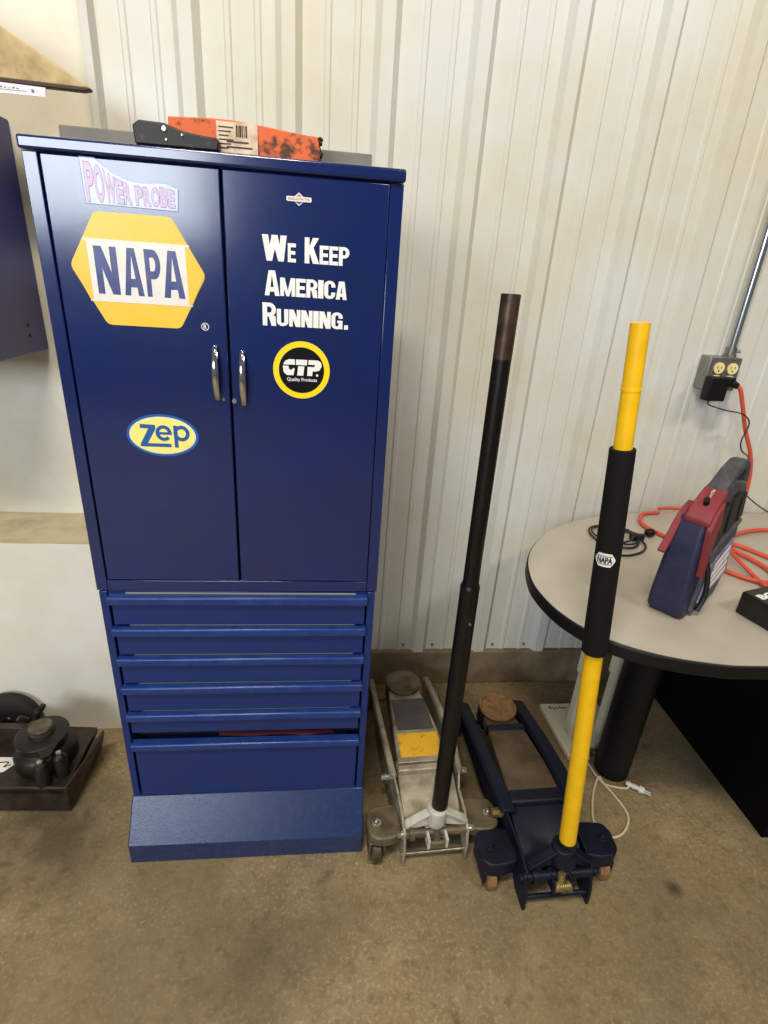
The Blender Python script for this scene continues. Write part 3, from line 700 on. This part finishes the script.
put_text(s, 'NAPA', lambda u, v: wrap(-.0160+.032*u, -.0072+.0144*v, .0280), 1, .04, .95)
build('sleeve_logo', s, ['white_st', 'black_ink'], h, flat=True, label='white NAPA hexagon printed on the grip')

# ------------------------------------------------------------ table
tb = empty('table', (1.6, .17, 0), 'oval ended table with grey laminate top and thick black edge by the wall', 'table')
op = [(2.35, -.215), (1.60, -.232), (1.34, -.230), (1.244, -.222), (1.135, -.190), (1.045, -.132), (.992, -.05), (.972, .04), (.976, .12), (1.01, .227), (1.09, .345), (1.20, .435), (1.33, .497), (1.48, .530), (1.70, .548), (2.35, .556)]
opv = smooth_path([(p[0], p[1], 0) for p in op], 5); op2 = [(p.x, p.y) for p in opv]
ins = []
cxx = Vector((1.5, .16))
for p_ in op2:
    v_ = Vector(p_); ins.append(tuple(v_+(Vector((1.35, .16))-v_).normalized()*.004 if p_[0] < 2.3 else v_))
build('tabletop', MB().prism(ins, 'z', .706, .7352), 'laminate', tb)
build('edge_band', MB().prism(op2, 'z', .700, .7340), 'black', tb, bevel=.006, seg=3)
build('leg', MB().lathe([(.046, 0), (.052, .004), (.052, .69), (.056, .700)], (1.392, .165, 0), 36), 'leg', tb)
build('slab_leg', MB().box(1.722, 1.752, -.083, .485, 0, .700), 'black_panel', tb, bevel=.002)
build('slab_leg', MB().box(2.25, 2.28, -.083, .485, 0, .700), 'black_panel', tb, bevel=.002)
build('top_bracket', MB().cyl((1.46, .22, .66), (1.50, .24, .700), .006, n=10).box(1.44, 1.73, .15, .19, .685, .700), 'leg', tb)

# ------------------------------------------------------------ jump starter
JX, JY = 1.259, -.088; e_ = Vector((.790, .613)); nn = Vector((-.613, .790))
js = empty('jump_starter', (1.34, .05, .7355), 'dusty navy and red portable jump starter standing on the grey table', 'jump starter')
def J(v):  # (s, t, z) -> world
    v = Vector(v); v.y = T/2+(v.y-T/2)*(1-.42*max(0, v.z-.05)/.28)
    return Vector((JX+e_.x*v.x+nn.x*v.y, JY+e_.y*v.x+nn.y*v.y, .7357+v.z*1.035))
T = .092
body = [(.02, .0), (.190, .0), (.235, .03), (.262, .12), (.270, .20), (.262, .250), (.245, .268), (.150, .288), (.080, .272), (.030, .244), (.012, .215), (.004, .150), (.0, .06), (.004, .015)]
mb = MB().prism(round_poly(body, .008, 3), 'y', .012, T-.012).xf(J)
build('case', mb, 'js_grey', js, bevel=.006, seg=3)
# handle hoop on top with an opening
hp = MB()
outer = [(.060, .250), (.105, .284), (.150, .308), (.200, .322), (.240, .318), (.262, .290), (.268, .235)]
inner = [(.250, .240), (.246, .278), (.232, .296), (.200, .300), (.165, .290), (.135, .270), (.110, .250)]
hp.prism(outer+inner, 'y', .016, T-.016).xf(J)
build('carry_handle', hp, 'js_grey', js, bevel=.006, seg=3)
# blue front pad
pd = MB().prism([(.06, -.001), (.012, -.001), (-.006, .012), (-.014, .05), (-.013, .13), (-.006, .195), (.004, .230), (.060, .246)], 'y', .010, T-.004).xf(J)
build('front_shell', pd, 'js_blue', js, bevel=.010, seg=3, label='navy blue front shell')
# red clamp holster
rd = MB().prism([(-.001, .220), (-.002, .230), (.014, .250), (.050, .270), (.072, .281), (.085, .270), (.06, .235), (.02, .205)], 'y', .004, T*.80).xf(J)
rc = build('clamp_holster', rd, 'js_red', js, bevel=.003, label='red plastic clamp holster')
kn = MB().cyl((.036, T*.42, .245), (.024, T*.42, .268), .0085, n=18).xf(J)
build('keyhole', kn, 'black', rc)
build('keyhole_slot', MB().box(.044, .062, T*.42-.002, T*.42+.002, .262, .2805).xf(J), 'label', rc)
# right wing (towards the viewer) and left wing
wg = MB().prism([(-.004, .215), (.02, .245), (.055, .262), (.060, .22), (.030, .16), (.020, .108), (.008, .108), (.004, .15), (-.002, .19)], 'y', -.005, .010).xf(J)
build('clamp_jaw', wg, 'js_red', js, bevel=.002, label='red clamp jaw on the right side')
wg = MB().prism([(-.002, .215), (.02, .240), (.05, .250), (.035, .215), (.005, .175), (-.035, .150), (-.038, .155), (-.020, .180)], 'y', T*.84, T+.004).xf(J)
build('clamp_jaw', wg, 'js_red', js, bevel=.002, label='red clamp jaw on the left side')
# details on the right face
d_ = MB(); 
d_.prism(round_poly([(.060, .150), (.085, .238), (.125, .248), (.115, .165)], .006, 3), 'y', .004, .014)
d_.prism(round_poly([(.140, .170), (.150, .250), (.200, .256), (.205, .185)], .006, 3), 'y', .004, .014)
d_.prism(round_poly([(.218, .180), (.218, .245), (.250, .245), (.256, .185)], .006, 3), 'y', .004, .014)
build('side_recess', d_.xf(J), 'black', js, bevel=.001)
d_ = MB().prism(round_poly([(.030, .010), (.075, .130), (.245, .165), (.232, .060), (.185, .006)], .01, 3), 'y', .003, .014).xf(J)
sp_ = build('side_panel', d_, 'js_grey', js, bevel=.003)
d_ = MB().prism([(.055, .030), (.085, .115), (.225, .140), (.230, .050)], 'y', .0015, .004).xf(J)
build('side_label', d_, 'js_label', sp_, label='scuffed lavender label')
d_ = MB()
for q in range(4):
    d_.prism([(.080+.012*q, .040+.018*q), (.082+.012*q, .050+.018*q), (.215, .070+.018*q), (.213, .060+.018*q)], 'y', .0007, .0018)
build('label_stripe', d_.xf(J), 'white_st', sp_)
d_ = MB().prism([(.045, .136), (.250, .172), (.250, .182), (.045, .146)], 'y', -.001, .014).xf(J)
build('cable_channel', d_, 'js_grey', js, bevel=.003)
d_ = MB().tube([(.03, .003, .15), (.055, -.004, .10), (.06, -.006, .05), (.05, -.002, .015)], .006, 8).xf(J)
build('clamp_cable', d_, 'cord_k', js)

# ------------------------------------------------------------ cords, coil, box
cb = MB().tube([(1.560, .525, .742), (1.492, .505, .742), (1.448, .425, .742), (1.475, .331, .742), (1.500, .256, .742), (1.53, .190, .742), (1.52, .145, .742), (1.556, .095, .7425), (1.60, .08, .743), (1.645, .13, .743), (1.64, .21, .744), (1.62, .26, .746), (1.66, .29, .744), (1.70, .23, .742), (1.75, .12, .742), (1.90, .03, .742), (2.05, .12, .742), (2.02, .34, .742), (1.85, .40, .743), (1.70, .352, .748), (1.62, .30, .7525), (1.58, .30, .750), (1.60, .40, .744), (1.70, .46, .744), (1.795, .49, .756), (1.822, .500, .80), (1.820, .505, .88), (1.796, .505, .955), (1.750, .505, 1.034), (1.711, .502, 1.11), (1.690, .502, 1.152), (1.678, .508, 1.164)], .0062, 10, k=10)
oc = empty('extension_cord', (1.6, .3, .7355), 'orange extension cord hanging from the outlet and looped on the table', 'cord')
build('cord', cb, 'cord_o', oc)
build('plug', MB().cyl((1.682, .506, 1.162), (1.662, .514, 1.170), .0085, .012, 16).box(1.6505, 1.672, .508, .5335, 1.158, 1.186), 'black', oc, bevel=.003, label='black plug end')
oc2 = build('table_cord_loop', MB().tube([(1.563, .532, .752), (1.62, .538, .752), (1.68, .520, .752), (1.70, .44, .752), (1.67, .36, .757), (1.61, .335, .762), (1.60, .26, .760), (1.585, .212, .758), (1.575, .15, .752), (1.572, .055, .7425), (1.60, .02, .7425)], .0055, 10), 'cord_o', oc)
# black cable coil
cc_ = []
for i in range(0, 73):
    t = i/24*2*PI; rr = .060+.004*math.sin(t*1.7)
    cc_.append((1.306+(rr-.008*(i//24))*1.12*math.cos(t+.6)+.004*(i//24), .338+(rr-.006*(i//24))*1.20*math.sin(t+.6)+.003*math.sin(i*.4), .7392+.0045*(i/24)+.001*math.sin(i)))
cc_ += [(1.385, .365, .7415), (1.40, .352, .742), (1.412, .350, .745)]
kc = empty('cable_coil', (1.31, .33, .7355), 'thin black cable coiled on the table behind the yellow handle', 'cable')
build('cable', MB().tube(cc_, .0026, 8, k=3), 'cord_k', kc)
build('loose_loop', MB().tube([(1.365, .345, .748), (1.378, .29, .742), (1.35, .25, .7395), (1.30, .225, .7395), (1.262, .225, .7395)], .0030, 8), 'cord_k', kc)
build('plug', MB().lathe([(.004, -.014), (.010, -.010), (.013, 0), (.012, .010), (.006, .016)], (1.424, .350, .7495), 14, axis='x').cyl((1.436, .350, .751), (1.448, .352, .751), .002, n=8), 'black', kc)
build('cable_tie', MB().box(1.352, 1.392, .315, .335, .7375, .755), 'black', kc, bevel=.004)
# black box
ang = .30; ec = Vector((math.cos(ang), math.sin(ang))); en = Vector((-math.sin(ang), math.cos(ang)))
def K(v): return Vector((1.412+ec.x*v.x+en.x*v.y, -.040+ec.y*v.x+en.y*v.y, .7357+v.z))
bb = empty('battery_box', (1.48, -.09, .7355), 'small grimy black box with white letters at the table front edge', 'box')
build('box_body', MB().box(0, .20, -.15, 0, 0, .056).xf(K), 'box_black' if 'box_black' in M_ else 'bj', bb, bevel=.004)
s = MB(); put_text(s, 'BOS', lambda u, v: K(Vector((.010+.072*u, -.042+.019*v, .0566))), 0, .05)
build('white_lettering', s, 'white_ink', bb, flat=True)
build('label_rule', MB().box(.024, .12, -.054, -.051, .056, .0565).box(.05, .16, -.066, -.0645, .056, .0565).xf(K), 'cord_w', bb)

# ------------------------------------------------------------ outlet, conduit, adaptor
ox0, ox1, oz0, oz1 = 1.594, 1.694, 1.143, 1.240
ou = empty('outlet_box', (1.647, .56, oz0), 'galvanized double outlet box mounted on the ribbed wall above the table', 'outlet')
build('box', MB().box(ox0, ox1, .5405, .5885, oz0, oz1), 'galv', ou, bevel=.003)
build('cover_plate', MB().box(ox0+.001, ox1-.001, .5370, .5405, oz0+.001, oz1-.001).cyl((ox0+.007, .5375, oz1-.008), (ox0+.007, .5355, oz1-.008), .003, n=10).cyl((ox1-.008, .5375, oz0+.012), (ox1-.008, .5345, oz0+.012), .0035, n=10), 'galv', ou, bevel=.001)
for xx in (1.6255, 1.6690):
    for zz in (1.2085, 1.172):
        rc_ = build('receptacle', MB().cyl((xx, .5372, zz), (xx, .5335, zz), .0165, n=24), 'ivory', ou)
        build('socket_slots', MB().box(xx-.0075, xx-.0055, .5331, .5337, zz-.002, zz+.0075).box(xx+.0050, xx+.0070, .5331, .5337, zz-.001, zz+.0065).cyl((xx, .5337, zz-.0075), (xx, .5331, zz-.0075), .0026, n=10), 'black', rc_)
cd = empty('conduit', (1.667, .57, 1.24), 'thin steel conduit pipe running up the ribbed wall from the outlet box', 'conduit')
build('pipe', MB().cyl((1.667, .563, 1.262), (1.667, .563, 3.4), .0120, n=20), 'conduit', cd)
build('connector', MB().cyl((1.667, .563, 1.2402), (1.667, .563, 1.268), .0155, n=20).cyl((1.667, .563, 1.2402), (1.667, .563, 1.247), .0185, n=8).cyl((1.676, .555, 1.258), (1.688, .548, 1.258), .004, n=10), 'galv', cd)
ad = empty('power_adaptor', (1.61, .52, 1.12), 'black power adaptor plugged into the wall outlet box', 'power adaptor')
build('adaptor_body', MB().box(1.588, 1.649, .5020, .5330, 1.116, 1.186), 'black', ad, bevel=.004, seg=3)
build('thin_cord', MB().tube([(1.608, .515, 1.117), (1.608, .513, 1.105), (1.622, .497, 1.100), (1.659, .494, 1.092), (1.712, .488, 1.084), (1.745, .492, 1.055), (1.733, .486, 1.002), (1.750, .490, .970), (1.806, .520, .938), (1.797, .530, .885), (1.818, .52, .835), (1.90, .50, .775), (2.0, .46, .742), (2.2, .40, .739)], .0021, 6), 'cord_k', ad)

# ------------------------------------------------------------ white plastic stand under the table
ws = empty('plastic_stand', (1.36, .31, 0), 'cream plastic appliance stand on the floor behind the black table leg', 'stand')
def q2(u, v):
    A, B_, C_, D_ = Vector((1.262, .198)), Vector((1.475, .192)), Vector((1.470, .432)), Vector((1.250, .432))
    return A*(1-u)*(1-v)+B_*u*(1-v)+C_*u*v+D_*(1-u)*v
bp_ = [tuple(q2(a, b2)) for a, b2 in rrect(0, 1, 0, 1, .07)]
# keep it clear of the column: base is notched around it
wb_ = MB().prism([tuple(q2(a, b2)) for a, b2 in round_poly([(0, 0), (.36, 0), (.36, .20), (1, .20), (1, 1), (0, 1)], .04, 3)], 'z', .0, .024)
sb = build('base', wb_, 'cream', ws, bevel=.006, seg=3)
s = MB()
for q in range(5): s.box(1.318+q*.006, 1.3205+q*.006, .1925, .2140, .0235, .0247)
build('vent_slots', s, 'black', sb)
s = MB()
sc_ = [(1.275, .408), (1.283, .416), (1.279, .402), (1.290, .412), (1.296, .402), (1.302, .411), (1.308, .403), (1.318, .413), (1.322, .403), (1.330, .408), (1.342, .406)]
s.tube([(a, b2, .0245) for a, b2 in sc_], .0012, 6)
build('script_mark', s, 'black', sb)
for px in (1.300, 1.408):
    post = build('post', MB().box(px-.011, px+.011, .275, .310, .022, .69), 'cream', ws, bevel=.005)
    build('post_sleeve', MB().box(px-.016, px+.016, .270, .316, .27, .699), 'cream', post, bevel=.006)
wc = [(1.330, .192, .012), (1.330, .175, .005), (1.332, .129, .004), (1.300, .10, .004), (1.272, .04, .004), (1.25, -.025, .004), (1.275, -.062, .004), (1.324, -.049, .004), (1.363, .002, .004), (1.361, .060, .004), (1.340, .100, .009), (1.318, .145, .006), (1.322, .235-.06, .005)]
wc = [(1.322, .192, .010), (1.326, .170, .005), (1.332, .129, .0045), (1.352, .075, .0035), (1.363, .002, .0035), (1.324, -.049, .0035), (1.275, -.062, .0035), (1.25, -.025, .0035), (1.272, .04, .0035), (1.308, .10, .004), (1.334, .128, .010), (1.345, .105, .004), (1.40, .090, .0035), (1.418, .095, .006)]
build('power_cord', MB().tube(wc, .0033, 8), 'cord_w', ws)
pg = MB().cyl((1.410, .104, .010), (1.440, .082, .010), .0065, .0075, 14).cyl((1.440, .082, .010), (1.452, .073, .010), .0115, .010, 14).cyl((1.414, .101, .010), (1.420, .097, .010), .0085, n=14).cyl((1.426, .092, .010), (1.431, .088, .010), .0085, n=14)
pg.cyl((1.452, .077, .010), (1.468, .064, .010), .0018, n=8).cyl((1.448, .069, .010), (1.464, .057, .010), .0018, n=8)
build('cord_plug', pg, 'trimw', ws)

# ------------------------------------------------------------ bottle jack in its steel tray, lower left
bt = empty('bottle_jack', (-.33, .22, 0), 'oily black bottle jack unit on a steel tray left of the cabinet', 'jack')
t_ = MB()
t_.prism([(-.60, .100), (-.205, .083), (-.205, .300), (-.60, .330)], 'z', .068, .088)
t_.prism([(-.60, .100), (-.205, .083), (-.205, .092), (-.60, .109)], 'z', .006, .093)
build('tray', t_, 'bj_tray', bt, bevel=.002)
gs = MB().prism([(.083, .004), (.083, .093), (.16, .100), (.225, .112), (.262, .112), (.280, .088), (.300, .004)], 'x', -.212, -.203).xf(lambda v: Vector((v.x+max(0, v.z-.03)*.45*min(1, (v.y-.083)/.12), v.y, v.z)))
build('side_gusset', gs, 'bj_tray', bt, bevel=.002)
for xx in (-.245, -.365): build('foot', MB().cyl((xx, .104, .0), (xx, .104, .012), .010, n=12), 'bj', bt)
cyc = (-.312, .200)
bd = MB().lathe([(.074, .075), (.078, .080), (.078, .110), (.071, .124), (.060, .130), (.056, .150)], (*cyc, 0), 36)
build('cylinder_body', bd, 'bj', bt, bevel=.001)
fl_ = MB().lathe([(.056, .148), (.066, .152), (.067, .160), (.060, .164), (.034, .166), (.034, .172)], (*cyc, 0), 36)
fl_.prism([(cyc[0]+.012, cyc[1]-.060), (cyc[0]+.036, cyc[1]-.086), (cyc[0]+.056, cyc[1]-.072), (cyc[0]+.056, cyc[1]-.030)], 'z', .152, .161)
build('top_flange', fl_, 'bj', bt, bevel=.001)
build('ram_head', MB().lathe([(.030, .166), (.030, .186), (.027, .189), (.0005, .188)], (*cyc, 0), 28), 'ram', bt) if 'ram' in M_ else build('ram_head', MB().lathe([(.030, .166), (.030, .186), (.027, .189), (.0005, .188)], (*cyc, 0), 28), 'silver_dark', bt, label='bare metal ram head')
for dx, dy, hh in ((.034, -.092, .148), (.068, -.062, .152)):
    pu = build('pump_barrel', MB().lathe([(.018, .074), (.019, .080), (.017, .136), (.013, .143), (.0005, hh)], (cyc[0]+dx, cyc[1]+dy, 0), 20), 'bj', bt)
    build('hex_nut', MB().cyl((cyc[0]+dx, cyc[1]+dy, .142), (cyc[0]+dx, cyc[1]+dy, .155), .007, n=6), 'bolt', pu)
build('release_valve', MB().cyl((-.375, .262, .10), (-.352, .268, .178), .011, n=12).cyl((-.350, .272, .170), (-.338, .277, .190), .008, n=8).cyl((-.380, .258, .15), (-.398, .250, .168), .009, n=10), 'bj', bt, bevel=.001)
build('upright_plate', MB().prism([(-.60, .255), (-.385, .245), (-.385, .265), (-.60, .275)], 'z', .075, .135), 'bj_tray', bt, bevel=.002)
s = MB().prism([(-.47, .128), (-.402, .150), (-.372, .196), (-.47, .20)], 'z', .075, .0760)
lb_ = build('tray_label', s, 'label_white', bt) if 'label_white' in M_ else build('tray_label', s, 'white_st', bt, label='torn white label')
s = MB().tube([(-.44, .150, .0763), (-.425, .165, .0763), (-.432, .178, .0763), (-.405, .180, .0763), (-.410, .165, .0763), (-.395, .172, .0763)], .0016, 6)
build('label_print', s, 'black', lb_)
for o_ in bt.children:
    if not o_.name.startswith(('tray', 'side_gusset', 'foot')): o_.location = (.012, -.004, .013)
    if o_.name.startswith('tray_label'): o_.location = (.012, -.004, .0131)
# brown-black wheel-shaped form behind the bottle jack
wh = empty('wheel_form', (-.47, .352, 0), 'brown-black wheel-shaped form against the white wall behind the bottle jack', 'wheel')
build('wheel_ring', MB().lathe([(.050, -.020), (.073, -.022), (.082, -.012), (.084, 0), (.082, .012), (.073, .022), (.050, .020)], (-.476, .356, .0842), 40, axis='y'), 'dark_matte', wh, ang=60)
build('hub', MB().lathe([(.012, -.024), (.016, -.018), (.050, -.012), (.050, .012), (.016, .018), (.012, .024)], (-.476, .356, .0842), 28, axis='y'), 'bj', wh)

# ------------------------------------------------------------ upper left: wall cabinet, paper, board
wc_ = empty('wall_cabinet', (-.50, .44, 1.15), 'dark navy wall cabinet at the left edge of the frame', 'cabinet')
build('cabinet_body', MB().box(-.90, -.285, .285, .583, 1.156, 1.672), 'navy_wall', wc_, bevel=.003)
build('cabinet_door', MB().box(-.898, -.287, .262, .282, 1.160, 1.668), 'navy_wall', wc_, bevel=.003)
for z in (1.20, 1.225, 1.62): build('side_rivet', MB().cyl((-.285, .50, z), (-.2825, .50, z), .004, n=12), 'bj', wc_)
pa = empty('printed_card', (-.24, .33, 1.672), 'white printed card strip under the tan board above the wall cabinet', 'card')
build('card', MB().prism([(-.45, 1.6725), (-.150, 1.6725), (-.096, 1.6480+.0245), (-.094, 1.688), (-.45, 1.696)], 'y', .345, .347), 'paper', pa)
s = MB().cyl((-.118, .3449, 1.6805), (-.118, .3444, 1.6805), .0028, n=14).box(-.30, -.130, .3446, .3450, 1.6785, 1.6792)
for i in range(20): s.box(-.29+i*.0075, -.286+i*.0075, .3446, .3450, 1.6815, 1.6838-.0008*(i % 3))
build('card_print', s, 'grey', pa, flat=True)
tb_ = empty('tan_board', (-.25, .38, 1.70), 'pointed tan board with a dark lower edge lying above the wall cabinet', 'board')
build('board_face', MB().prism([(-.60, 1.700), (-.30, 1.698), (-.018, 1.695), (-.020, 1.701), (-.166, 1.7815), (-.60, 2.01)], 'y', .352, .368), 'tan', tb_, bevel=.003)
build('dark_edge', MB().prism([(-.60, 1.694), (-.30, 1.692), (-.026, 1.6890), (-.012, 1.692), (-.012, 1.6965), (-.30, 1.7005), (-.60, 1.7045)], 'y', .349, .366), 'dark_edge', tb_, bevel=.002, label='dark brown lower edge')
